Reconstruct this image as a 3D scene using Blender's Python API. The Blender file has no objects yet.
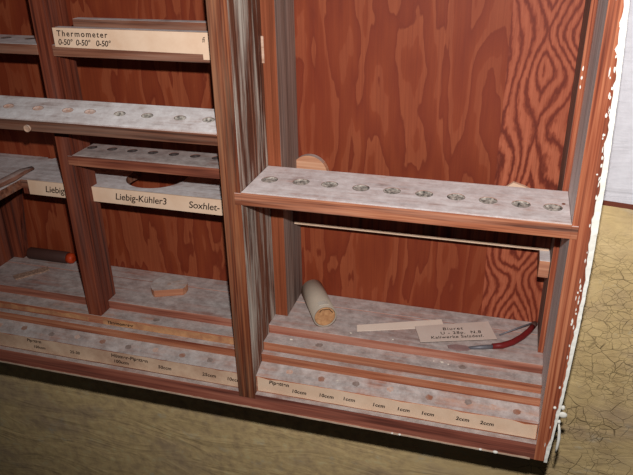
import bpy, bmesh, math, random
from mathutils import Vector, Matrix, Euler
random.seed(7)
S = bpy.context.scene
COL = S.collection
# ------------------------------------------------------------------ measures (metres): x right, y into the wall, z up
D = .1357; DW = .1660                       # back panel face, wall face
YB = .0759                                  # batten fronts / rack depth
ZP = -.1854; Y1 = .054; Z1 = -.196; Y2 = .0347; Z2 = -.2063; Y3 = .0264; Z3 = -.2163
YL = .0072; ZL = -.2233; ZR = -.2432; ZB = -.2631
XL, XR, XO = -.40, .30, .3163               # left wall face, right side inner and outer faces
TOP = .42

# ------------------------------------------------------------------ node helpers
class NT:
    def __init__(s, name, rough=.75, spec=.25):
        s.m = bpy.data.materials.new(name); s.m.use_nodes = True
        s.t = s.m.node_tree; s.n = s.t.nodes
        s.b = s.n['Principled BSDF']; s.b.inputs['Roughness'].default_value = rough
        s.b.inputs['Specular IOR Level'].default_value = spec
        s.tc = s.n.new('ShaderNodeTexCoord')
    def link(s, a, b): s.t.links.new(a, b)
    def put(s, v, sock):
        if hasattr(v, 'is_linked') or isinstance(v, bpy.types.NodeSocket): s.link(v, sock)
        else: sock.default_value = v
    def map(s, scale=(1,1,1), loc=(0,0,0), rot=(0,0,0), src=None):
        k = s.n.new('ShaderNodeMapping'); s.link(src or s.tc.outputs['Object'], k.inputs[0])
        k.inputs['Scale'].default_value = scale; k.inputs['Location'].default_value = loc; k.inputs['Rotation'].default_value = rot
        return k.outputs[0]
    def noise(s, vec, scale=1, detail=4, rough=.55, dist=0):
        k = s.n.new('ShaderNodeTexNoise'); s.link(vec, k.inputs['Vector'])
        k.inputs['Scale'].default_value = scale; k.inputs['Detail'].default_value = detail
        k.inputs['Roughness'].default_value = rough; k.inputs['Distortion'].default_value = dist
        return k.outputs[0]
    def math(s, op, a, b=0., clamp=False, c=0.):
        k = s.n.new('ShaderNodeMath'); k.operation = op; k.use_clamp = clamp
        s.put(a, k.inputs[0]); s.put(b, k.inputs[1])
        if op in ('WRAP','MULTIPLY_ADD','SMOOTH_MIN'): s.put(c, k.inputs[2])
        return k.outputs[0]
    def ramp(s, f, stops, interp='LINEAR'):
        k = s.n.new('ShaderNodeValToRGB'); s.link(f, k.inputs[0]); e = k.color_ramp.elements
        k.color_ramp.interpolation = interp
        while len(e) < len(stops): e.new(.5)
        for x, (p, c) in zip(e, stops):
            x.position = p; x.color = (c, c, c, 1) if isinstance(c, (int, float)) else (*c, 1)
        return k.outputs[0]
    def mix(s, f, a, b, mode='MIX'):
        k = s.n.new('ShaderNodeMix'); k.data_type = 'RGBA'; k.blend_type = mode
        s.put(f, k.inputs[0])
        for v, i in ((a, 6), (b, 7)):
            if isinstance(v, tuple): k.inputs[i].default_value = (*v[:3], 1)
            else: s.link(v, k.inputs[i])
        return k.outputs[2]
    def sep(s, vec):
        k = s.n.new('ShaderNodeSeparateXYZ'); s.link(vec, k.inputs[0]); return k.outputs
    def col(s, c): s.put((*c, 1) if isinstance(c, tuple) else c, s.b.inputs['Base Color'])
    def bump(s, h, dist=.0005, strength=.6):
        k = s.n.new('ShaderNodeBump'); s.link(h, k.inputs['Height']); k.inputs['Distance'].default_value = dist
        k.inputs['Strength'].default_value = strength; s.link(k.outputs[0], s.b.inputs['Normal'])
    def upness(s):                          # 1 on faces that look up, where dust has settled
        g = s.n.new('ShaderNodeNewGeometry'); z = s.sep(g.outputs['True Normal'])[2]
        return s.math('MULTIPLY', s.math('SUBTRACT', z, .55), 4., True)

def srgb(r, g, b):
    f = lambda v: (v/255/12.92) if v/255 <= .04045 else ((v/255+.055)/1.055)**2.4
    return (f(r), f(g), f(b))

DUSTC = srgb(206, 198, 194); DUSTC2 = srgb(154, 145, 141)
def wood(name, axis, dark, mid, light, dust=0., weather=0., wcol=srgb(150,135,128), seed=0., fine=260, coarse=55, dustscale=28, dc1=None, dc2=None):
    t = NT(name, .72)
    lo, hi = coarse, fine
    def sc(a, l): return tuple(l if 'XYZ'[i] == axis else a for i in range(3))
    n1 = t.noise(t.map(sc(lo, 3.2), (seed, seed*1.7, seed*.6)), 1, 5, .6, .6)
    n2 = t.noise(t.map(sc(hi, 6), (seed*2, seed, 0)), 1, 3, .6)
    n3 = t.noise(t.map((9, 9, 9), (seed, 0, seed)), 1, 3)
    f = t.math('ADD', t.math('MULTIPLY', n1, .48), t.math('MULTIPLY', n2, .55))
    c = t.ramp(f, [(.40, dark), (.515, mid), (.64, light)])
    c = t.mix(t.math('MULTIPLY', n3, .35), c, dark, 'MULTIPLY')
    if weather:
        w = t.noise(t.map(sc(85, 4.5), (seed+3, 2, 7)), 1, 6, .65)
        w = t.math('MULTIPLY', t.ramp(w, [(.46, 0), (.62, 1)]), weather)
        c = t.mix(w, c, wcol)
    if dust:
        g = t.noise(t.map((dustscale, dustscale, dustscale), (seed, 1, 4)), 1, 6, .62)
        g2 = t.noise(t.map(sc(160, 14), (1, seed, 4)), 1, 4, .6)
        a = t.ramp(t.math('ADD', t.math('MULTIPLY', g, .6), t.math('MULTIPLY', g2, .4)), [(.33, .22), (.46, .84), (.56, 1)])
        a = t.math('MULTIPLY', t.math('MULTIPLY', a, t.upness()), dust)
        dc = t.mix(t.ramp(t.noise(t.map((75, 90, 75), (seed, 0, 9)), 1, 6, .75), [(.33, 0), (.64, 1)]), dc2 or DUSTC2, dc1 or DUSTC)
        c = t.mix(a, c, dc)
    t.col(c); t.bump(f, .0006, .5)
    return t.m

RD, RM, RL = srgb(84,40,28), srgb(170,92,60), srgb(214,138,96)
M = {}
M['wood_front'] = wood('old red softwood, upright grain', 'Z', srgb(65,30,20), srgb(124,63,39), srgb(170,103,66), 0, .3, srgb(158,129,102), 2.3, 460, 120)
M['wood_weathered'] = wood('bleached softwood, upright grain', 'Z', srgb(70,40,29), srgb(122,75,56), srgb(152,104,81), 0, 1., srgb(212,206,193), 5.1, 340, 120)
M['wood_orange'] = wood('orange softwood, upright grain', 'Z', srgb(114,57,32), srgb(140,73,44), srgb(159,89,57), 0, 0, seed=8.2, fine=480, coarse=60)
M['wood_grey'] = wood('grey dirty softwood, upright grain', 'Z', srgb(96,74,66), srgb(146,122,110), srgb(176,152,140), 0, .4, srgb(150,140,134), 4.4, 300, 80)
M['wood_greyside'] = wood('dust grey softwood, upright grain', 'Z', srgb(206,202,200), srgb(246,244,242), srgb(254,253,252), 0, .3, srgb(150,124,112), 6.4, 360, 110)
M['wood_red'] = wood('red stained upright', 'Z', srgb(108,46,30), srgb(165,86,56), srgb(204,128,90), 0, .12, srgb(202,150,118), 1.4, 560, 170)
M['wood_inner'] = wood('brown red post wood', 'Z', srgb(76,32,21), srgb(126,59,38), srgb(150,78,52), 0, .1, seed=9.7, fine=320, coarse=70)
BR = dict(dc1=srgb(244, 240, 240), dc2=srgb(210, 200, 198))
M['rack'] = wood('dusty rack board', 'X', RD, srgb(176,104,72), srgb(220,154,116), 1., .3, srgb(206,160,136), 3.3, 240, 70, 26, **BR)
M['rack_brown'] = wood('dusty brown rack board', 'X', srgb(84,48,36), srgb(140,88,66), srgb(170,116,90), 1., .5, srgb(156,126,110), 6.1, 240, 70, 26, **BR)
M['rack_stripe'] = wood('dusty red striped rack board', 'X', srgb(70,32,24), srgb(136,74,54), srgb(176,112,84), .9, 0, seed=7.9, fine=150, coarse=120)
M['tread'] = wood('dusty red step board', 'X', srgb(131,66,45), srgb(184,112,80), srgb(212,150,116), .93, .15, srgb(202,166,139), 2.9, 260, 60, 24)
M['platform'] = wood('dusty worn floor board', 'X', srgb(126,66,50), srgb(178,112,90), srgb(200,144,122), .88, .1, srgb(190,156,136), 5.6, 200, 30, 13)
M['rail'] = wood('dark red rail', 'X', srgb(110,60,49), srgb(163,92,74), srgb(194,120,96), .9, .2, srgb(192,133,110), 1.9, 260, 60)
M['offcut'] = wood('pale fresh cut wood', 'X', srgb(186,126,96), srgb(214,160,126), srgb(230,184,150), .95, 0, seed=4.9, fine=300, coarse=40)
M['pale_wood'] = wood('pale bare wood', 'X', srgb(170,130,108), srgb(204,168,144), srgb(222,192,170), .5, 0, seed=1.1, fine=300, coarse=50)
M['stick'] = wood('reddish split wood', 'Y', srgb(120,78,62), srgb(166,118,100), srgb(192,146,126), .55, 0, seed=2.7, fine=260, coarse=60)

def plywood():
    t = NT('rotary cut plywood back', .62, .3)
    x, y, z = t.sep(t.tc.outputs['Object'])
    wob = t.math('MULTIPLY', t.math('SUBTRACT', t.noise(t.map((3, 1, 9)), 1, 2), .5), .006)
    seam = t.math('GREATER_THAN', t.math('ADD', x, wob), .2310)
    jag = t.math('MULTIPLY', t.math('SUBTRACT', t.noise(t.map((260, 1, 90)), 1, 4, .6), .5), 1.)
    fine = t.noise(t.map((520, 1, 10)), 1, 4, .6)
    # calm sheet on the left: long flame figures with crisp edges
    a = t.noise(t.map((24, 1, 4.6), (3.1, 0, 1.6)), 1, 3, .5, .25)
    va = t.math('ADD', t.math('ADD', t.math('MULTIPLY', a, 6.2), t.math('MULTIPLY', x, 9.)), t.math('MULTIPLY', jag, .16))
    fa = t.math('FRACT', va)
    ca = t.ramp(fa, [(.0, srgb(124,49,25)), (.30, srgb(132,56,28)), (.55, srgb(138,61,31)), (.60, srgb(149,73,43)), (.90, srgb(151,76,45)), (.94, srgb(118,46,23)), (1., srgb(122,48,24))])
    # lively sheet on the right: tight dark contour lines around a tall ridge
    b = t.noise(t.map((17, 1, 12), (8.35, 0, 2.15)), 1, 1.2, .4, .1)
    ridge = t.math('ABSOLUTE', t.math('SUBTRACT', x, .266))
    vb = t.math('ADD', t.math('ADD', t.math('MULTIPLY', b, 9.), t.math('MULTIPLY', ridge, 105.)), t.math('ADD', t.math('MULTIPLY', jag, .8), t.math('MULTIPLY', z, 6.)))
    fb = t.math('FRACT', vb)
    cb = t.ramp(fb, [(.0, srgb(105,41,26)), (.12, srgb(141,66,43)), (.24, srgb(180,97,67)), (.52, srgb(188,105,74)), (.70, srgb(169,88,59)), (.84, srgb(118,47,30)), (1., srgb(97,36,22))])
    c = t.mix(seam, ca, cb)
    c = t.mix(t.math('MULTIPLY', t.ramp(fine, [(.4, 0), (.65, 1)]), .38), c, srgb(112,43,23))
    pl = t.noise(t.map((7, 5, 5), (2, 0, 2)), 1, 4)
    c = t.mix(t.math('MULTIPLY', t.ramp(pl, [(.45, 0), (.7, 1)]), .4), c, srgb(124,46,23))
    t.col(c); t.bump(t.math('ADD', fine, t.math('MULTIPLY', fa, .3)), .0003, .35)
    return t.m
M['ply'] = plywood()

def plain(name, c, rough=.7, var=0., c2=None, scale=60, metal=0., bump=0.):
    t = NT(name, rough); t.b.inputs['Metallic'].default_value = metal
    if var:
        n = t.noise(t.map((scale,)*3), 1, 5, .6)
        t.col(t.mix(t.math('MULTIPLY', t.ramp(n, [(.35, 0), (.68, 1)]), var), c, c2 or tuple(v*.6 for v in c)))
        if bump: t.bump(n, bump, .8)
    else: t.col(c)
    return t.m
M['paper'] = plain('cream label paper', srgb(240,208,180), .65, .55, srgb(220,180,148), 45)
M['paper_old'] = plain('soiled label paper', srgb(232,198,168), .7, .8, srgb(184,142,116), 40)
M['paper_tan'] = plain('tan soiled label paper', srgb(212,158,112), .7, .9, srgb(164,106,80), 70)
M['card'] = plain('greyish white card', srgb(214,196,184), .6, .4, srgb(196,170,156), 40)
M['strip'] = plain('white paper strip', srgb(238,220,204), .6, .3, srgb(222,196,176), 40)
M['ink'] = plain('black ink', srgb(38,26,22), .6)
M['ink_grey'] = plain('faded ink', srgb(70,50,42), .6)
M['paint'] = plain('cream white oil paint', srgb(250,248,240), .45, .45, srgb(224,216,196), 120, 0, .0008)
M['paint_dull'] = plain('dull cream paint', srgb(214,190,166), .6, .6, srgb(180,140,116), 90)
M['tube'] = plain('grey board tube', srgb(178,163,146), .7, .4, srgb(149,137,125), 50)
M['cork'] = plain('cork end', srgb(206,156,110), .8, .8, srgb(160,108,72), 220)
M['tape'] = plain('yellowed tape', srgb(206,198,184), .5, .5, srgb(170,160,148), 90)
M['dark'] = plain('dark crack', srgb(34,24,20), .9)
M['dark_tube'] = plain('dark brown grip', srgb(78,52,46), .6, .4, srgb(58,38,34), 40)
M['orange_end'] = plain('orange red end', srgb(196,66,26), .5, .6, srgb(140,40,20), 200)
M['red_rubber'] = plain('red rubber', srgb(120,31,31), .5, .5, srgb(90,26,27), 120)
M['metal'] = plain('dull grey metal', srgb(120,118,124), .5, .5, srgb(86,84,90), 150, .35)
M['blade'] = plain('stained grey metal', srgb(160,128,124), .55, .5, srgb(124,100,100), 90, .1)
M['hole_dust'] = plain('cobwebbed hole', srgb(198,189,179), .9, 1., srgb(60,57,53), 300, 0, .001)
M['hole_dark'] = plain('dark hole', srgb(50,40,38), .9, .8, srgb(84,74,72), 300)
M['hole_wood'] = plain('bare wood hole', srgb(196,152,130), .85, .9, srgb(206,190,182), 260)
M['dim_grey'] = plain('grey dimple', srgb(156,139,132), .9, .8, srgb(118,97,87), 200)
M['dim_red'] = plain('red brown dimple', srgb(156,104,82), .9, .8, srgb(168,150,140), 160)
M['rust'] = plain('rusty iron', srgb(124,72,50), .7)
M['crumbly'] = plain('crumbling pale wood', srgb(188,154,132), .9, .9, srgb(126,98,86), 420, 0, .001)
M['plaster'] = plain('plaster crumb', srgb(222,210,196), .9)

def wall_mat():
    t = NT('old painted plaster', .8, .2)
    p = t.sep(t.tc.outputs['Object']); x, z = p[0], p[2]
    wob = t.math('MULTIPLY', t.math('SUBTRACT', t.noise(t.map((20, 20, 20)), 1, 3), .5), .003)
    zz = t.math('ADD', t.math('ADD', z, wob), t.math('MULTIPLY', t.math('SUBTRACT', x, .34), .09))
    upper = t.math('GREATER_THAN', zz, -.0412)
    line = t.math('GREATER_THAN', zz, -.0470)
    n1 = t.noise(t.map((14, 14, 10), (0, 0, 0)), 1, 6, .6, .6)
    n2 = t.noise(t.map((60, 60, 60), (3, 0, 0)), 1, 5, .6)
    och = t.ramp(n1, [(.3, srgb(214,184,132)), (.5, srgb(238,208,151)), (.7, srgb(249,220,166))])
    och = t.mix(t.math('MULTIPLY', t.ramp(n2, [(.45, 0), (.75, 1)]), .4), och, srgb(194,165,128))
    # greyer, greener paint further left
    lf = t.ramp(t.math('ADD', x, t.math('MULTIPLY', n1, .2)), [(.2, 1), (.42, 0)])
    grn = t.ramp(n2, [(.3, srgb(212,182,139)), (.55, srgb(251,217,158)), (.75, srgb(255,234,180))])
    och = t.mix(lf, och, grn)
    pale = t.noise(t.map((26, 26, 40), (7, 0, 2)), 1, 5, .7)
    och = t.mix(t.math('MULTIPLY', t.ramp(pale, [(.60, 0), (.70, 1)]), .6), och, srgb(229,218,189))
    mv = t.noise(t.map((9, 9, 16), (4, 0, 6), (0, .4, 0)), 1, 4, .6)
    och = t.mix(t.math('MULTIPLY', t.ramp(mv, [(.48, 0), (.64, 1)]), .4), och, srgb(176,150,138))
    # craquelure
    wv = t.n.new('ShaderNodeVectorMath'); wv.operation = 'ADD'
    nz = t.n.new('ShaderNodeTexNoise'); nz.inputs['Scale'].default_value = 30; t.link(t.tc.outputs['Object'], nz.inputs['Vector'])
    sv = t.n.new('ShaderNodeVectorMath'); sv.operation = 'SCALE'; sv.inputs['Scale'].default_value = .02
    t.link(nz.outputs['Color'], sv.inputs[0]); t.link(t.tc.outputs['Object'], wv.inputs[0]); t.link(sv.outputs[0], wv.inputs[1])
    def cracks(scale, w):
        v = t.n.new('ShaderNodeTexVoronoi'); v.feature = 'DISTANCE_TO_EDGE'; v.inputs['Scale'].default_value = 1
        t.link(t.map(scale, (.3, 0, .2), src=wv.outputs[0]), v.inputs['Vector'])
        return t.ramp(v.outputs['Distance'], [(0, 1), (w, 0)])
    c1 = t.ramp(t.noise(t.map((26, 26, 26), (5, 0, 3)), 1, 3), [(.40, 0), (.56, 1)])
    c2 = t.ramp(t.noise(t.map((22, 22, 22), (9, 0, 1)), 1, 3), [(.42, 0), (.58, 1)])
    ck = t.math('MAXIMUM', t.math('MULTIPLY', cracks((44, 1, 56), .02), c1), t.math('MULTIPLY', t.math('MULTIPLY', cracks((88, 1, 115), .03), .6), c2))
    cmask = t.ramp(t.math('ADD', x, t.math('MULTIPLY', t.noise(t.map((25,)*3), 1, 3), .12)), [(.30, 0), (.39, 1)])
    cz = t.ramp(t.math('ADD', t.math('MULTIPLY', zz, -1.), t.math('MULTIPLY', n1, .06)), [(.10, 0), (.17, 1)])
    ckm = t.math('MULTIPLY', t.math('MULTIPLY', ck, cmask), cz)
    och = t.mix(t.math('MULTIPLY', ckm, .8), och, srgb(84,66,44))
    wh = t.mix(t.math('MULTIPLY', t.ramp(n2, [(.35, 0), (.7, 1)]), .6), srgb(244,242,248), srgb(216,212,218))
    c = t.mix(line, och, srgb(124,66,50)); c = t.mix(upper, c, wh)
    t.col(c)
    br = t.noise(t.map((7, 9, 26), (0, 0, 0), (0, .5, 0)), 1, 5, .55, 1.4)
    h = t.math('SUBTRACT', t.math('ADD', t.math('MULTIPLY', br, 1.4), t.math('MULTIPLY', n2, .12)), t.math('MULTIPLY', ckm, .4))
    t.bump(h, .005, .6)
    return t.m
M['wall'] = wall_mat()

# ------------------------------------------------------------------ mesh helpers
def link(name, bm, mats, parent=None, smooth=False):
    me = bpy.data.meshes.new(name); bm.normal_update(); bm.to_mesh(me); bm.free()
    for m in (mats if isinstance(mats, (list, tuple)) else [mats]): me.materials.append(M[m])
    if smooth:
        for p in me.polygons: p.use_smooth = True
    o = bpy.data.objects.new(name, me); COL.objects.link(o)
    if parent: o.parent = parent
    return o
def box(bm, x0, x1, y0, y1, z0, z1, bev=.0006, mat=0):
    r = bmesh.ops.create_cube(bm, size=1)
    for v in r['verts']:
        v.co = Vector(((x0+x1)/2+v.co.x*(x1-x0), (y0+y1)/2+v.co.y*(y1-y0), (z0+z1)/2+v.co.z*(z1-z0)))
    fs = {f for v in r['verts'] for f in v.link_faces}
    for f in fs: f.material_index = mat
    if bev:
        es = list({e for v in r['verts'] for e in v.link_edges})
        q = bmesh.ops.bevel(bm, geom=es, offset=bev, segments=2, affect='EDGES', profile=.5)
        for f in q['faces']: f.material_index = mat
    return bm
def B(*a, **k): return box(bmesh.new(), *a, **k)
def prism_yz(bm, pts, x0, x1, mat=0, bev=.0005):            # profile in the (y, z) plane, drawn out along x
    a = [bm.verts.new((x0, y, z)) for y, z in pts]; b = [bm.verts.new((x1, y, z)) for y, z in pts]
    fs = [bm.faces.new(a), bm.faces.new(b[::-1])]
    n = len(pts)
    for i in range(n): fs.append(bm.faces.new((a[i], b[i], b[(i+1) % n], a[(i+1) % n])))
    bmesh.ops.recalc_face_normals(bm, faces=fs)
    for f in fs: f.material_index = mat
    if bev:
        es = list({e for f in fs for e in f.edges})
        bmesh.ops.bevel(bm, geom=es, offset=bev, segments=2, affect='EDGES', profile=.5)
    return bm
def prism_xy(bm, pts, z0, z1, mat=0, topmat=None):
    a = [bm.verts.new((x, y, z0)) for x, y in pts]; b = [bm.verts.new((x, y, z1)) for x, y in pts]
    fs = [bm.faces.new(a[::-1]), bm.faces.new(b)]; n = len(pts)
    for i in range(n): fs.append(bm.faces.new((a[i], a[(i+1) % n], b[(i+1) % n], b[i])))
    bmesh.ops.recalc_face_normals(bm, faces=fs)
    for f in fs: f.material_index = mat
    return bm
def prism_xz(bm, pts, y0, y1, mat=0):
    a = [bm.verts.new((x, y0, z)) for x, z in pts]; b = [bm.verts.new((x, y1, z)) for x, z in pts]
    fs = [bm.faces.new(a), bm.faces.new(b[::-1])]; n = len(pts)
    for i in range(n): fs.append(bm.faces.new((a[i], b[i], b[(i+1) % n], a[(i+1) % n])))
    bmesh.ops.recalc_face_normals(bm, faces=fs)
    for f in fs: f.material_index = mat
    return bm
def tube(bm, pts, rad, seg=14, mat=0, cap=True):            # swept round section
    pts = [Vector(p) for p in pts]; rs = rad if isinstance(rad, (list, tuple)) else [rad]*len(pts)
    rings = []; up = Vector((0, 0, 1)); prev = None
    for i, p in enumerate(pts):
        d = (pts[min(i+1, len(pts)-1)]-pts[max(i-1, 0)]).normalized()
        u = (prev - d*prev.dot(d)).normalized() if prev else d.cross(up if abs(d.z) < .9 else Vector((1, 0, 0))).normalized()
        prev = u; w = d.cross(u)
        rings.append([bm.verts.new(p+(u*math.cos(2*math.pi*k/seg)+w*math.sin(2*math.pi*k/seg))*rs[i]) for k in range(seg)])
    fs = []
    for a, b in zip(rings, rings[1:]):
        for k in range(seg): fs.append(bm.faces.new((a[k], a[(k+1) % seg], b[(k+1) % seg], b[k])))
    if cap: fs += [bm.faces.new(rings[0][::-1]), bm.faces.new(rings[-1])]
    bmesh.ops.recalc_face_normals(bm, faces=fs)
    for f in fs: f.material_index = mat; f.smooth = len(f.verts) == 4
    return bm
def text(bm, s, size, M4, mat=1, shear=.12, bold=.0, space=1.05):   # lettering as thin geometry placed by a matrix
    cu = bpy.data.curves.new('lettering', 'FONT'); cu.body = s; cu.size = size; cu.shear = shear
    cu.offset = bold; cu.space_character = space; cu.extrude = .00004
    o = bpy.data.objects.new('lettering', cu); COL.objects.link(o)
    bpy.context.view_layer.update()
    me = bpy.data.meshes.new_from_object(o.evaluated_get(bpy.context.evaluated_depsgraph_get()))
    n0 = len(bm.verts); f0 = len(bm.faces)
    me.transform(M4); bm.from_mesh(me); bm.faces.ensure_lookup_table()
    for f in bm.faces[f0:]: f.material_index = mat
    bpy.data.objects.remove(o); bpy.data.curves.remove(cu); bpy.data.meshes.remove(me)
def upright(x, y, z): return Matrix.Translation((x, y, z)) @ Matrix.Rotation(math.pi/2, 4, 'X')
def thing(name, label, cat, group=None, loc=(0,0,0), rz=0):
    o = bpy.data.objects.new(name, None); COL.objects.link(o); o.location = loc; o.rotation_euler = (0, 0, rz)
    o.empty_display_size = .02
    return tag(o, label, cat, group)
def tag(o, label, cat, group=None):
    o['label'] = label; o['category'] = cat
    if group: o['group'] = group
    return o
def board_with_holes(name, x0, x1, y0, y1, z0, z1, holes, mats, parent, exts=(), depth=.006, sq=1.):
    """holes: (x, y, radius). The wells are cut into the board; each well lining is a part of it."""
    bm = B(x0, x1, y0, y1, z0, z1, bev=.0008)
    o = link(name, bm, mats, parent)
    cb = bmesh.new()
    for x, y, r in holes:
        bmesh.ops.create_cone(cb, cap_ends=True, segments=24, radius1=r, radius2=r, depth=depth*2, matrix=Matrix.Translation((x, y, z1)) @ Matrix.Diagonal((1, sq, 1, 1)))
    c = link('cutter', cb, 'dark')
    md = o.modifiers.new('cut', 'BOOLEAN'); md.operation = 'DIFFERENCE'; md.object = c; md.solver = 'EXACT'
    bpy.context.view_layer.update()
    me = bpy.data.meshes.new_from_object(o.evaluated_get(bpy.context.evaluated_depsgraph_get()))
    o.modifiers.clear(); o.data = me; me.name = name
    cm = c.data; bpy.data.objects.remove(c); bpy.data.meshes.remove(cm)
    if exts:
        bm = bmesh.new(); bm.from_mesh(me)
        for e in exts: box(bm, *e, bev=.0005)
        bm.to_mesh(me); bm.free()
    return o
def hole_lining(parent, x, y, r, z1, mat, depth, rim=.0, seed=0, sq=1.):
    """rough plug of dust and cobweb sitting in the well"""
    rnd = random.Random(seed); bm = bmesh.new(); n = 18; rings = []
    for k, (q, dz) in enumerate(((1.015, -.0003), (1., -depth*.4), (.82, -depth*.72), (.5, -depth*.85), (.2, -depth*.8))):
        rings.append([bm.verts.new((x+math.cos(2*math.pi*i/n)*r*q*.97, y+math.sin(2*math.pi*i/n)*r*q*.97*sq, z1+dz+(rnd.uniform(-.3, .5)*depth*.3 if k else 0))) for i in range(n)])
    bot = [bm.verts.new((x+math.cos(2*math.pi*i/n)*r*.97, y+math.sin(2*math.pi*i/n)*r*.97*sq, z1-depth*.99)) for i in range(n)]
    for a, b in zip([bot]+rings, rings):
        for i in range(n): bm.faces.new((a[i], a[(i+1) % n], b[(i+1) % n], b[i]))
    bm.faces.new(rings[-1]); bm.faces.new(bot[::-1])
    bmesh.ops.recalc_face_normals(bm, faces=bm.faces)
    return link('hole', bm, mat, parent)

# ------------------------------------------------------------------ the setting
w = link('wall_back', B(-2.2, 2.4, DW, DW+.12, -1.6, 1.6, bev=0), 'wall'); w['kind'] = 'structure'

# ------------------------------------------------------------------ the cabinet
cab = thing('wall_cabinet', 'open red-brown wooden laboratory cabinet with dusty pipette racks, hung on the old painted wall', 'cabinet')
link('back_panel', B(XL+.0002, XR-.0002, D, D+.010, ZB+.002, TOP, bev=0), 'ply', cab)
link('top_board', B(XL-.012, XO, 0, DW-.0005, TOP, TOP+.016), 'wood_red', cab)
# right side: red front, grey inner face
def side_mats(o, inner_x, front='wood_red'):
    pass
def xo(z):                                  # the outer edge is not quite straight
    k = max(-1.15, min(1.15, (z+.03)/.2)); return XO + .0042 - .0062*k*k
bm = bmesh.new(); zz_ = [ZB+(TOP-ZB)*i/40 for i in range(41)]
prism_xz(bm, [(XR, ZB), *[(xo(z)-.0004, z) for z in zz_], (XR, TOP)], 0, DW-.0005); bm.normal_update()
for f in bm.faces:
    if f.normal.x < -.7: f.material_index = 1
sp = link('side_panel', bm, ['wood_red', 'wood_greyside'], cab)
sp['label'] = 'red-stained right side panel with a grey dusty inner face'
bm = B(.2943, XR, YB, D, ZP+.0004, TOP, bev=.0004); bm.normal_update()
for f in bm.faces:
    if f.normal.x < -.7: f.material_index = 1
link('batten', bm, ['wood_red', 'wood_grey'], cab)
# left side
link('side_panel', B(XL-.012, XL, 0, DW-.0005, ZB, TOP), 'wood_inner', cab)
cb_ = bmesh.new()
prism_xz(cb_, [(-.3985, ZP+.0004), (-.3835, ZP+.0004), (-.3695, -.0685), (-.3985, -.0685)], D-.012, D-.0002)
link('batten', cb_, 'wood_inner', cab)
# centre divider: upright and batten, feet stepped to the floor
e = .0003
prof = [(-.0006, TOP), (-.0006, ZR-.006), (YL-.0012, ZR-.006), (YL-.0012, ZL+.0008), (Y3, Z3+e), (Y3, Z2+e), (Y2, Z2+e), (Y2, Z1+e), (Y1, Z1+e), (Y1, ZP+e), (D-e, ZP+e), (D-e, TOP)]
bm = bmesh.new(); prism_yz(bm, prof, -.0198, 0, bev=.0006); bm.normal_update()
for f in bm.faces:
    if f.normal.x > .7: f.material_index = 1
dv = link('divider', bm, ['wood_front', 'wood_weathered'], cab)
dv['label'] = 'rough centre upright with a bleached, white-streaked side'
bm = B(e, .0151, YB, D-e, ZP+e, TOP, bev=.0005); bm.normal_update()
for f in bm.faces:
    if f.normal.x > .7: f.material_index = 1
bt = link('batten', bm, ['wood_orange', 'wood_grey'], cab); bt['label'] = 'orange-fronted batten beside the centre upright'
link('splinter', B(-.0006, .0024, YB-.0011, YB-.0001, .1065, .1325, bev=.0002), 'pale_wood', bt)['label'] = 'pale sliver of wood on the batten'
# inner post of the left bay
prof = [(Y2-.0002, TOP), (Y2-.0002, Z1+e), (Y1-e, Z1+e), (Y1-e, ZP+e), (.0705, ZP+e), (.0705, TOP)]
bm = bmesh.new(); prism_yz(bm, prof, -.2255, -.208, bev=.0007)
link('inner_post', bm, 'wood_inner', cab)

# stepped floor
link('floor_board', prism_yz(bmesh.new(), [(.1105, ZP), (D-e, ZP), (D-e, ZP-.016), (.1105, ZP-.016)], XL, XR, bev=.0007), 'platform', cab)
link('floor_board', prism_yz(bmesh.new(), [(Y1, ZP), (.1098, ZP), (.1098, ZP-.016), (Y1, ZP-.016)], XL, XR, bev=.0007), 'platform', cab)
st2 = link('step', prism_yz(bmesh.new(), [(Y2, Z1), (Y1+.012, Z1-e), (Y1+.012, Z1-.010), (Y1-.001, Z2-.006), (Y2, Z2-.006)], XL, XR, bev=.0006), 'tread', cab)
link('step', prism_yz(bmesh.new(), [(Y3, Z2), (Y2-e, Z2), (Y2-e, Z3-.012), (Y3, Z3-.012)], XL, XR, bev=.0006), 'tread', cab)
st3 = link('step', prism_yz(bmesh.new(), [(YL, ZL), (Y3-e, Z3), (Y3-e, ZB+.006), (YL, ZB+.006)], XL, XR, bev=.0005), 'tread', cab)
rl = link('bottom_rail', prism_yz(bmesh.new(), [(0, ZR), (YL-.0009, ZR), (YL-.0009, ZB), (0, ZB)], XL-.012, XR+.0002, bev=.0004), 'rail', cab)
link('bottom_board', B(XL, XR-.0002, YL, DW-.0005, ZB, ZB+.0055, bev=0), 'rail', cab)

def label_strip(parent, mats, x0, x1, y, z0, z1, texts, th=.0006, wob=0., seed=1, nm='label_strip'):
    rnd = random.Random(seed); bm = bmesh.new(); n = max(2, int((x1-x0)/.012))
    xs = [x0+(x1-x0)*i/n for i in range(n+1)]
    top = [z1-abs(rnd.gauss(0, 1))*wob for _ in xs]; bot = [z0+abs(rnd.gauss(0, 1))*wob*.5 for _ in xs]
    prism_xz(bm, list(zip(xs, bot)) + list(zip(xs, top))[::-1], y-th, y)
    for s, x, z, size in texts: text(bm, s, size, upright(x, y-th-.00006, z), 1, .15, size*.03)
    return link(nm, bm, mats, parent)
LZ0, LZ1 = ZR+.0003, ZL-.0002
la = label_strip(st3, ['paper_old', 'ink_grey'], XL+.002, -.0205, YL, LZ0, LZ1, [
    ('Pipetten', -.300, -.2290, .0058), ('150ccm', -.2925, -.2372, .0052), ('25-30', -.2405, -.2358, .0056),
    ('Hüttner-Pipetten', -.1835, -.2306, .0066), ('100ccm', -.1815, -.2384, .0062), ('50ccm', -.1225, -.2356, .0062),
    ('25ccm', -.0665, -.2350, .0062), ('10ccm', -.0365, -.2354, .0062)], wob=.0005, seed=3)
la['label'] = 'soiled paper strip lettered Hüttner-Pipetten below the left bay'
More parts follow.
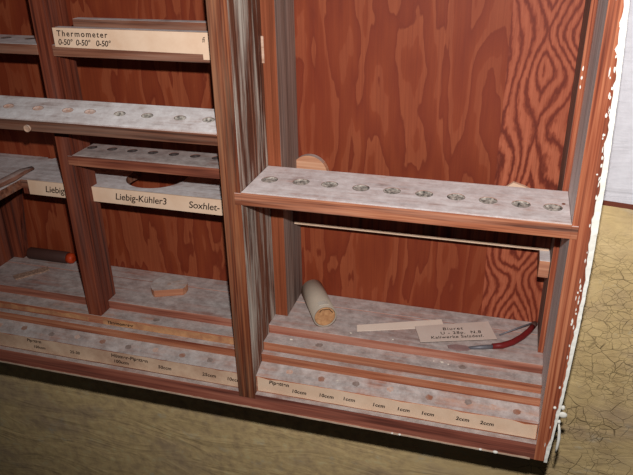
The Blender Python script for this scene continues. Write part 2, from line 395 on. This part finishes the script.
lb = label_strip(st3, ['paper', 'ink'], .001, XR-.001, YL, LZ0, LZ1, [
    ('Pipetten', .0145, -.2304, .0066)] + [(s, x, z, .0062) for s, x, z in (
    ('10ccm', .0405, -.2370), ('10ccm', .0715, -.2360), ('1ccm', .0985, -.2352), ('1ccm', .1310, -.2362), ('1ccm', .1575, -.2362), ('1ccm', .1830, -.2360), ('2ccm', .2190, -.2352), ('2ccm', .2435, -.2352))], wob=.0009, seed=8)
lb['label'] = 'cream paper strip lettered with ccm sizes below the right bay'
lc = label_strip(st2, ['paper_tan', 'ink'], -.207, -.0205, Y2, Z2-.0002, Z1-.0016, [('Thermometer', -.2010, -.2044, .0058)], wob=.0006, seed=5)
lc['label'] = 'narrow tan paper strip along the middle step of the left bay'
lc2 = label_strip(st2, ['paper_tan', 'ink'], XL+.002, -.227, Y2, Z2+.001, Z1-.002, [], wob=.0014, seed=6)
lc2['label'] = 'worn tan paper strip on the middle step left of the inner post'
bm0 = None
sl = math.atan2(Z3-ZL, Y3-YL)
def dimple(par, x, y, z, tilt_, r, mat):
    bm = bmesh.new(); rd = random.Random(int(x*9999)); n = 16
    vs = [bm.verts.new((math.cos(2*math.pi*i/n)*r*rd.uniform(.75, 1.1), math.sin(2*math.pi*i/n)*r*rd.uniform(.6, .9), .0001)) for i in range(n)]
    lo_ = [bm.verts.new((v.co.x, v.co.y, -.0003)) for v in vs]
    bm.faces.new(vs); bm.faces.new(lo_[::-1])
    for i in range(n): bm.faces.new((vs[i], lo_[i], lo_[(i+1) % n], vs[(i+1) % n]))
    bmesh.ops.recalc_face_normals(bm, faces=bm.faces)
    bm.transform(Matrix.Translation((x, y, z)) @ Matrix.Rotation(tilt_, 4, 'X'))
    link('dimple', bm, mat, par)
for k, x in enumerate((-.345, -.31, -.27, -.235, -.200, -.165, -.130, -.095, -.060, .035, .072, .1108, .148, .1899, .2294, .2545, .2783)):
    y = .0172+.0012*math.sin(k*2.3); dimple(st3, x, y, ZL+(y-YL)*math.tan(sl), sl, .0042, ('hole_wood', 'dim_grey', 'dim_red')[(k*5) % 3])
for x in (.0623, .2193, -.14): dimple(st2, x, .0445, Z1, 0, .0045, 'dim_grey')
# paint drips under the rail
rnd = random.Random(4); bm = bmesh.new(); xs = [XL+i*.006 for i in range(int((XR-XL)/.006)+1)]
prism_xz(bm, [(x, ZB-.0001-.0003*rnd.random()) for x in xs]+[(x, ZB+.0012+.0006*rnd.random()) for x in xs[::-1]], -.0008, .0006)
pe = link('paint_edge', bm, 'paint_dull', rl); pe['label'] = 'thin pale paint line along the bottom edge of the rail'
# crusted cream paint on the right outer edge
rnd = random.Random(11); bm = bmesh.new()
zs = [ZB + (TOP+.01-ZB)*i/180 for i in range(181)]
def pw(z): return .0042 if z > -.02 else .0042-.0014*min(1, (-.02-z)/.2)
walk = 0; le = []; re = []
for z in zs:
    walk = .82*walk+rnd.gauss(0, .00035)
    le.append((xo(z)-pw(z)*.86+walk-(max(0, rnd.gauss(-.0006, .0009)) if z > -.2 else 0), z)); re.append((xo(z)+.0003+rnd.uniform(-.0001, .0002), z))
a0 = [bm.verts.new((x, -.0012-rnd.uniform(0, .0005), z)) for x, z in le]; a1 = [bm.verts.new((x, -.0014-rnd.uniform(0, .0006), z)) for x, z in re]
b0 = [bm.verts.new((x, .0001, z)) for x, z in le]; b1 = [bm.verts.new((x, D*.9, z)) for x, z in re]; b2 = [bm.verts.new((xo(z)-.0008, D*.9, z)) for x, z in re]
for i in range(180):
    for p, q in ((b0, a0), (a0, a1), (a1, b1), (b1, b2), (b2, b0)):
        bm.faces.new((p[i], q[i], q[i+1], p[i+1]))
bmesh.ops.recalc_face_normals(bm, faces=bm.faces)
pc = link('paint_crust', bm, 'paint', sp); pc['label'] = 'thick cracked cream paint along the outer edge'
def flake(bm, x, z, w, h, y=-.0004, t=.0007):
    n = 9; ph = rnd.random()*6
    pts = [(x+math.cos(2*math.pi*i/n+ph)*w*rnd.uniform(.55, 1), z+math.sin(2*math.pi*i/n+ph)*h*rnd.uniform(.55, 1)) for i in range(n)]
    prism_xz(bm, pts, y-t, y+.0002)
for i in range(46):
    z = rnd.choice((rnd.uniform(-.10, .14), rnd.uniform(-.10, .14), rnd.uniform(ZB, .2))); bm = bmesh.new()
    flake(bm, xo(z)-.0040-abs(rnd.gauss(0, .0018)), z, rnd.uniform(.0003, .0011), rnd.uniform(.0007, .0036))
    link('paint_flake', bm, 'paint', sp)
bm = bmesh.new(); flake(bm, xo(.128)-.0078, .128, .0006, .006); link('paint_flake', bm, 'paint', sp)
def lump(x, z, w_, h, par):
    bm = bmesh.new()
    bmesh.ops.create_icosphere(bm, subdivisions=2, radius=1, matrix=Matrix.Translation((x, -.0008, z)) @ Matrix.Diagonal((w_, .0014, h, 1)))
    link('paint_lump', bm, 'paint', par, True)
for a in ((.3195, -.2005, .0042, .0036), (.3185, -.192, .002, .0028), (.3112, -.1935, .0016, .0017), (.3172, -.2095, .0016, .0024)): lump(*a, sp)
for x, r in ((.262, .0022), (.247, .0014), (.163, .0013), (.155, .001)): lump(x, ZB+.0012, r*1.3, r*.8, rl)
link('paint_curl', tube(bmesh.new(), [(.3178, .001, -.214), (.3192, .001, -.222), (.3200, .0005, -.232), (.3196, .0002, -.242), (.3192, .001, -.250)], [.0008, .0014, .0016, .0014, .0006], 8), 'paint', sp)
for z, w_, h in ((.114, .0008, .0028), (.106, .0011, .0022), (.098, .0007, .0018)):
    bm = bmesh.new(); flake(bm, .2961, z, w_, h, YB-.0002, .0005); link('paint_fleck', bm, 'paint', sp)

# --- pipette racks
RH = [(.016,.0370),(.0484,.0385),(.0776,.0385),(.1092,.0371),(.1395,.0368),(.170,.0366),(.1997,.0362),(.2287,.0348),(.2578,.0335),(.2852,.0325)]
r1 = board_with_holes('pipette_rack', e, XR-e, 0, YB-.0006, -.0138, 0, [(x, y, .0084) for x, y in RH], 'rack', cab,
    exts=[(-.0068, .0002, -.0011, .005, -.0136, -.0014), (XR-.0002, XR+.0056, -.0011, .005, -.0138, -.0016), (0, XR, -.0010, .003, -.0137, -.0003)])
r1['label'] = 'thick dusty rack board with ten holes across the right bay'
for i, (x, y) in enumerate(RH): hole_lining(r1, x, y, .0084, 0, 'hole_dust', .0026, seed=i)
link('nail', tube(bmesh.new(), [(.2945, .042, -.001), (.2945, .042, .0006)], .0016, 10), 'rust', r1)['label'] = 'rusty nail head'
r2 = board_with_holes('pipette_rack', e, XR-e, 0, YB-.0006, .1945, .209, [(x, y, .0084) for x, y in RH], 'rack', cab)
r2['label'] = 'upper rack board of the right bay, above the picture'
ZT = .0563
TL = math.atan2(.0136, .0347)               # this rack leans up towards the back
tilt = Matrix.Translation((0, 0, ZT)) @ Matrix.Rotation(TL, 4, 'X') @ Matrix.Translation((0, 0, -ZT))
LH = [(.242+(x-.242)*.959, .0192) for x in (-.3575, -.320, -.2825, -.2454, -.2089, -.182, -.1471, -.1154, -.0786, -.0474)]
r3 = board_with_holes('pipette_rack', XL+e, -.0201, 0, .0368, ZT-.0146, ZT, [(x, y, .0064) for x, y in LH], 'rack_brown', cab, sq=.62,
    exts=[(-.024, -.0135, -.0009, .005, ZT-.0142, ZT-.0012), (XL+e, -.0201, -.0008, .003, ZT-.0144, ZT-.0004)])
r3.data.transform(tilt)
r3['label'] = 'long dusty rack board tilted across the left bay, with pale plugged holes'
for i, (x, y) in enumerate(LH):
    h = hole_lining(r3, x, y, .0064, ZT, 'hole_wood' if i < 6 else 'hole_dust', .0018 if i < 6 else .0034, seed=20+i, sq=.62)
    h.data.transform(tilt)
bm = tube(bmesh.new(), [(-.2278, -.0022, .0474), (-.2278, .001, .0474)], .0036, 18)
q = bmesh.ops.inset_region(bm, faces=[f for f in bm.faces if f.normal.y < -.9], thickness=.0013, depth=-.0007)
link('peg', bm, 'pale_wood', r3)['label'] = 'round wooden peg end in the rack edge'
# small rack of the left bay
Z4 = .0086
SH = [(-.2007+.0249*k, .0625) for k in range(7)]
r4 = board_with_holes('pipette_rack', -.2078, -.0201, .0347, .0760, Z4-.0118, Z4, [(x, y, .0056) for x, y in SH], 'rack_stripe', cab,
    exts=[(-.2135, -.2, .0336, .0385, Z4-.0112, Z4-.0012), (-.2078, -.0201, .0338, .037, Z4-.0118, Z4-.0003)])
r4['label'] = 'small rack board with dark holes between the inner post and the divider'
for i, (x, y) in enumerate(SH): hole_lining(r4, x, y, .0056, Z4, 'hole_dark', .006, seed=40+i)
# thermometer trough
tr = link('thermometer_rack', box(box(box(bmesh.new(), -.2078, -.0201, 
    .0342, .0800, .1132, .1242), -.2015, -.0201, .0352, .0425, .1242, .1415), -.2015, -.0201, .066, .0765, .1242, .1450), 'rack_brown', cab)
bm = bmesh.new(); prism_xz(bm, [(-.2025, .1228), (-.0425, .1215), (-.0425, .1165), (-.0350, .1165), (-.0350, .1215), (-.0205, .1215), (-.0205, .1413), (-.2025, .1413)], .0328, .0335)
text(bm, 'Thermometer', .0079, upright(-.1985, .03272, .1335), 1, .08, .00012, 1.28)
for x in (-.1985, -.1785, -.1560): text(bm, '0-50°', .0078, upright(x, .03272, .1252), 1, .2, .0001, .95)
text(bm, 'fi', .007, upright(-.0425, .03272, .1325), 1, .2, 0, .9)
link('label_strip', bm, ['paper', 'ink'], tr)['label'] = 'cream label reading Thermometer 0-50°'
UH = [(-.2545-.030*k, .063) for k in range(5)]
r5 = board_with_holes('pipette_rack', XL+e, -.2258, .0347, .0800, .1135, .1240, [(x, y, .0056) for x, y in UH], 'rack_brown', cab)
r5['label'] = 'short rack board left of the inner post, level with the Thermometer label'
for i, (x, y) in enumerate(UH): hole_lining(r5, x, y, .0056, .1240, 'hole_dark', .006, seed=60+i)

# condenser shelf of the left bay
ZS = -.0378
def arc(cx, cy, r, a0, a1, n=14): return [(cx+r*math.cos(math.radians(a0+(a1-a0)*i/n)), cy+r*math.sin(math.radians(a0+(a1-a0)*i/n))) for i in range(n+1)]
pts = [(XL+e, .012), (-.3035, .012), (-.3035, .0606), (-.0201, .0606), (-.0201, D-e)]
pts += [(-.110, D-e)] + arc(-.150, .106, .036, 20, -200, 20) + [(-.190, D-e)]
pts += [(-.310, D-e), (-.3115, .1315), (-.3185, .1315), (-.320, D-e), (XL+e, D-e)]
sh = link('condenser_shelf', prism_xy(bmesh.new(), pts, ZS-.0105, ZS), 'rack_brown', cab)
bm = bmesh.new()
prism_xz(bm, [(-.2935, -.0548), (-.0205, -.0562), (-.0205, -.0379), (-.2935, -.0372)], .0588, .0604)
for s, x in (('Liebig-Kühler', -.2715), ('Liebig-Kühler3', -.1795), ('Soxhlet-', -.0885)):
    text(bm, s, .0112, upright(x, .05872, -.0500 if x < -.1 else -.0507), 1, .18, .0001, .98)
ll = link('label_strip', bm, ['paper', 'ink'], sh); ll['label'] = 'cream strip lettered Liebig-Kühler and Soxhlet'
link('front_edge', B(-.3033, -.0201,   .0607, .0660, -.0558, ZS-.0108, bev=.0005), 'wood_inner', sh)

# label ledge under the right rack
ZE = -.048
lg = link('ledge', B(.0154, .2940, .1165, D-e, ZE-.008, ZE), 'rack_brown', cab)
link('front_edge', B(.0154, .2940, .1086, .1162, -.0800, ZE, bev=.0004), 'wood_inner', lg)  # rack's shadow painted in: dark wood replaces the shaded label face
link('label_strip', B(.0165, .2930, .1076, .1085, -.0806, -.0778, bev=.0002), 'paper', lg)['label'] = 'pale paper strip painted in as the lit lower edge of the ledge label'  # only the lit sliver of the label is coloured pale
link('bracket', B(.2838, .2942, .0850, D-e, -.1000, -.0810, bev=.0006), 'rack', lg)

# ------------------------------------------------------------------ loose things
# grey board tube with a cork, lower right bay
t0, t1, R0 = Vector((.0635, .0655, ZP+.0138)), Vector((.0322, .1200, ZP+.0138)), .0136
tb = thing('cardboard_tube', 'grey cardboard tube with a cork end, lying on the floor against the divider', 'tube', loc=(.047, .091, ZP))
ax = (t1-t0).normalized(); off = Vector((.047, .091, ZP))
bm = bmesh.new(); n = 28
u = ax.cross(Vector((0, 0, 1))).normalized(); v_ = ax.cross(u)*-1
ring = lambda c, r: [bm.verts.new(c-off+(u*math.cos(2*math.pi*k/n)+v_*math.sin(2*math.pi*k/n))*r) for k in range(n)]
rs = [ring(t0+ax*.006, R0-.0014), ring(t0, R0-.0014), ring(t0, R0), ring(t1, R0), ring(t1+ax*.0012, R0-.0015)]
for a, b in zip(rs, rs[1:]):
    for k in range(n): bm.faces.new((a[k], a[(k+1) % n], b[(k+1) % n], b[k]))
bm.faces.new(rs[-1]); bmesh.ops.recalc_face_normals(bm, faces=bm.faces)
for f in bm.faces: f.smooth = len(f.verts) == 4
link('body', bm, 'tube', tb)
c0 = t0-off
bm = tube(bmesh.new(), [c0+ax*.0058, c0+ax*.0004, c0-ax*.0002], [R0-.0018, R0-.0018, R0-.0026], 24)
ck = link('cork', bm, 'cork', tb)
bm = bmesh.new(); prev = None                                   # dark split along the cork's top edge
for k in range(9):
    a = math.radians(28+k*13); rr = R0-.0036-.0006*math.sin(k*1.7)
    p = c0-ax*.0003+(u*math.cos(a)+v_*math.sin(a))*rr
    prev = (prev or [])+[p]
tube(bm, prev, .0004, 6); link('split', bm, 'dark', ck)
bm = bmesh.new(); m_ = 9; ra = []
for s_, r_ in ((.0042, R0-.0002), (.0042, R0+.0006), (.0118, R0+.0006), (.0118, R0-.0002)):
    ra.append([bm.verts.new(c0+ax*s_+(u*math.cos(math.radians(66+k*6))+v_*math.sin(math.radians(66+k*6)))*r_) for k in range(m_)])
for a, b in zip(ra, ra[1:]+ra[:1]):
    for k in range(m_-1): bm.faces.new((a[k], a[k+1], b[k+1], b[k]))
for k in (0, m_-1): bm.faces.new([r[k] for r in ra])
bmesh.ops.recalc_face_normals(bm, faces=bm.faces)
link('tape', bm, 'tape', tb)['label'] = 'scrap of pale tape near the cork end'

# paper strip, card, tool
def sheet(name, pts, z, th, mat, label, cat, extra=None):
    cx = sum(p[0] for p in pts)/len(pts); cy = sum(p[1] for p in pts)/len(pts)
    bm = bmesh.new(); prism_xy(bm, [(x-cx, y-cy) for x, y in pts], 0, th)
    if extra: extra(bm)
    o = link(name, bm, mat); o.location = (cx, cy, z); return tag(o, label, cat)
sheet('paper_strip', [(.1005, .0655), (.1935, .0985), (.1885, .1135), (.0975, .0775)], ZP+.0003, .0006, 'strip',
      'blank narrow white paper strip lying between the cork tube and the lettered card', 'paper')
cA, cB, cC, cD = (.1725, .0572), (.2517, .0838), (.2403, .1165), (.1622, .0858)
ang = math.atan2(cB[1]-cA[1], cB[0]-cA[0])
ccx, ccy = sum(p[0] for p in (cA, cB, cC, cD))/4, sum(p[1] for p in (cA, cB, cC, cD))/4
# the card leans on the tool: raised a little
def card_text(bm):
    R_ = lambda x, y: Matrix.Rotation(ang, 4, 'Z') @ Matrix.Translation((x, y, .00066))
    text(bm, 'Biuret', .0076, R_(-.0130, .0040), 1, .1, .00006, 1.2)
    text(bm, 'U - 28p.  N,8', .0072, R_(-.0170, -.0040), 1, .1, .00006, 1.15)
    text(bm, 'Kaliwerke Salzdetf.', .0068, R_(-.0290, -.0115), 1, .1, .00006, 1.1)
cd = sheet('lettered_card', [cA, cB, cC, cD], ZP+.0042, .0006, ['card', 'ink'],
      'off-white card with three lines of black lettering, lying across the red tool', 'card', card_text)
cd.rotation_euler = (0, 0, 0)
tl = thing('hand_tool', 'small tool with curved red rubber grip and grey shank, partly under the lettered card', 'tool', loc=(.25, .09, ZP))
o_ = Vector((.25, .09, ZP))
P = lambda x, y, z: Vector((x, y, ZP+z))-o_
bm = tube(bmesh.new(), [P(.2475, .0705, .0034), P(.2575, .0745, .0034), P(.2680, .0830, .0036), P(.2775, .0955, .0040), P(.2850, .1090, .0046), P(.2895, .1205, .0052)], [.0030, .0034, .0034, .0033, .0031, .0029], 14)
gp = link('grip', bm, 'red_rubber', tl)
link('tip', tube(bmesh.new(), [P(.2885, .1180, .0050), P(.2906, .1238, .0054), P(.2912, .1262, .0056)], [.0032, .0033, .0018], 12), 'dark_tube', tl)
link('wire', tube(bmesh.new(), [P(.2895, .1235, .0068), P(.2760, .1125, .0058), P(.2540, .0960, .0022)], [.0009, .0010, .0007], 8), 'metal', tl)
link('shank', tube(bmesh.new(), [P(.2490, .0710, .0030), P(.2370, .0672, .0026), P(.2235, .0632, .0020)], [.0024, .0024, .0016], 10), 'metal', tl)
bm = bmesh.new(); prism_xy(bm, [(x-.25, y-.09) for x, y in ((.2270, .0636), (.2215, .0588), (.2120, .0566), (.2030, .0586), (.2010, .0625), (.2090, .0665), (.2200, .0668))], .0006, .0020)
link('blade', bm, 'blade', tl)['label'] = 'flat stained metal end'

# left bay floor
dk = thing('handle', 'dark round handle with an orange-red end, lying against the back of the left bay', 'handle', loc=(-.343, .1272, ZP))
bm = tube(bmesh.new(), [(-.031, 0, .0082), (-.030, 0, .0082), (.0285, .0002, .0082), (.0295, .0002, .0082)], [.0074, .0080, .0080, .0072], 20)
link('body', bm, 'dark_tube', dk)
link('end_cap', tube(bmesh.new(), [(.0294, .0002, .0078), (.0340, .0002, .0078), (.0372, .0002, .0078), (.0385, .0002, .0078)], [.0072, .0074, .0064, .004], 16), 'orange_end', dk)
pts = [(.0225*math.cos(math.radians(a)), .0225*math.sin(math.radians(a))) for a in range(-40, 221, 6)]
bm = bmesh.new(); prism_xy(bm, pts, 0, .0092)
dc = link('wooden_disc', bm, 'offcut'); dc.location = (-.1465, .0955, ZP+.0002); dc.rotation_euler = (0, 0, .42)
link('centre_mark', tube(bmesh.new(), [(0, 0, .0088), (0, 0, .0095)], .0026, 12), 'pale_wood', dc)
tag(dc, 'dusty round wooden block with one side sawn flat, on the left bay floor', 'wood block')
bm = bmesh.new(); rnd = random.Random(2)
L_ = [(-.0215, -.0045), (-.012, -.0052), (0, -.0043), (.012, -.005), (.0215, -.0035), (.022, .0032), (.010, .0045), (-.002, .0038), (-.013, .0048), (-.0222, .004)]
prism_xy(bm, [(x, y*1.35) for x, y in L_], 0, .0018)
sp_ = link('wood_strip', bm, 'crumbly'); sp_.location = (-.3445, .0890, ZP+.0002); sp_.rotation_euler = (0, 0, .87)
tag(sp_, 'short crumbling pale wood strip on the left bay floor in front of the dark handle', 'wood strip')
# stick on the condenser shelf
bm = tube(bmesh.new(), [(0, -.052, .0045), (-.003, -.030, .005), (.001, -.004, .0058), (-.001, .018, .005), (.0015, .034, .0042)], [.0048, .0056, .0060, .0052, .0030], 10)
for v in bm.verts: v.co.z = max(v.co.z, 0); v.co.x += .0008*math.sin(v.co.y*300)
for v in bm.verts: v.co.z *= .75; v.co.x *= 1.15
st = link('broken_stick', bm, 'stick'); st.location = (-.3085, .0545, ZS+.0002); st.rotation_euler = (0, 0, .02)
tag(st, 'broken reddish stick lying at the left end of the condenser label shelf', 'stick')
# behind the right rack
pts = [(.0215*math.cos(math.radians(a)), .0215*math.sin(math.radians(a))) for a in range(0, 360, 10)]
bm = bmesh.new(); prism_xz(bm, pts, -.004, .004)
wd = link('wooden_disc', bm, 'offcut'); wd.location = (.0295, .1300, ZE+.0217); wd.rotation_euler = (math.radians(-3), 0, 0)
tag(wd, 'pale round wooden disc standing behind the left end of the right rack', 'wood disc')
bm = bmesh.new(); prism_xz(bm, [(.2400, ZE), (.2700, ZE), (.2725, -.0245), (.2620, -.0195), (.2500, -.0160), (.2425, -.0225)], -.0022, .0022)
bm2 = None
for f in bm.faces: pass
fp = link('paper_scrap', bm, 'paper'); fp.location = (0, .1285, .0003)
tag(fp, 'pale folded paper scrap peeping up behind the right end of the right rack', 'paper')
# crumbs of plaster lying about
CR = [(.1975, .0462, Z1, .0017, 'step below the lettered card'), (.1890, .0470, Z1, .0009, ''), (.2045, .0450, Z1, .0009, ''), (.0290, .0455, Z1, .0016, ''), (-.1380, .115, ZP, .0013, ''), (.0945, .0600, ZP, .0012, ''), (.1420, .0600, ZP, .0010, ''), (.0905, .0160, -.2190, .0012, '')]
CL = ['largest white plaster crumb on the step below the lettered card', 'tiny plaster crumb left of the largest crumb below the card', 'tiny plaster crumb right of the largest crumb below the card',
      'white plaster crumb on the step at the foot of the divider batten', 'white plaster crumb on the left bay floor behind the round block', 'small plaster crumb left of the white paper strip',
      'small plaster crumb in front of the white paper strip', 'plaster crumb on the lowest step above the 1ccm lettering']
for (x, y, z, r, _), l in zip(CR, CL):
    bm = bmesh.new(); bmesh.ops.create_icosphere(bm, subdivisions=1, radius=r, matrix=Matrix.Diagonal((1.3, 1, .6, 1)))
    for v in bm.verts: v.co *= rnd.uniform(.8, 1.15)
    zz = min(v.co.z for v in bm.verts)
    o = link('plaster_crumb', bm, 'plaster'); o.location = (x, y, z-zz+.0001); tag(o, l, 'crumb', 'plaster crumbs in the cabinet')

# ------------------------------------------------------------------ camera and light
cam = bpy.data.cameras.new('camera'); co = bpy.data.objects.new('camera', cam); COL.objects.link(co)
cam.sensor_width = 36; cam.lens = 682.26*36/633; cam.clip_start = .01
Rm = Matrix.Rotation(.28224, 3, 'Z') @ Matrix.Rotation(.01715, 3, 'Y') @ Matrix.Rotation(1.11521, 3, 'X')
C = Vector((.24224, -.56008, .24670))
co.matrix_world = Matrix.Translation(C) @ Rm.to_4x4(); S.camera = co
right, up, fwd = Rm.col[0], Rm.col[1], -Rm.col[2]
fl = bpy.data.lights.new('camera_flash', 'SPOT'); fl.energy = 20.5; fl.spot_size = math.radians(112); fl.spot_blend = 1; fl.shadow_soft_size = .006; fl.color = (1, .97, .95)
fo = bpy.data.objects.new('camera_flash', fl); COL.objects.link(fo); fo.location = C + up*.065 + right*.008
fo.rotation_euler = (fwd + up*.10 + right*.16).to_track_quat('-Z', 'Y').to_euler()
W = bpy.data.worlds.new('dim room'); S.world = W; W.use_nodes = True
W.node_tree.nodes['Background'].inputs[0].default_value = (.9, .85, .8, 1); W.node_tree.nodes['Background'].inputs[1].default_value = .012
S.view_settings.view_transform = 'Standard'; S.view_settings.look = 'None'; S.view_settings.gamma = 1; S.view_settings.use_curve_mapping = False
S.view_settings.exposure = 0
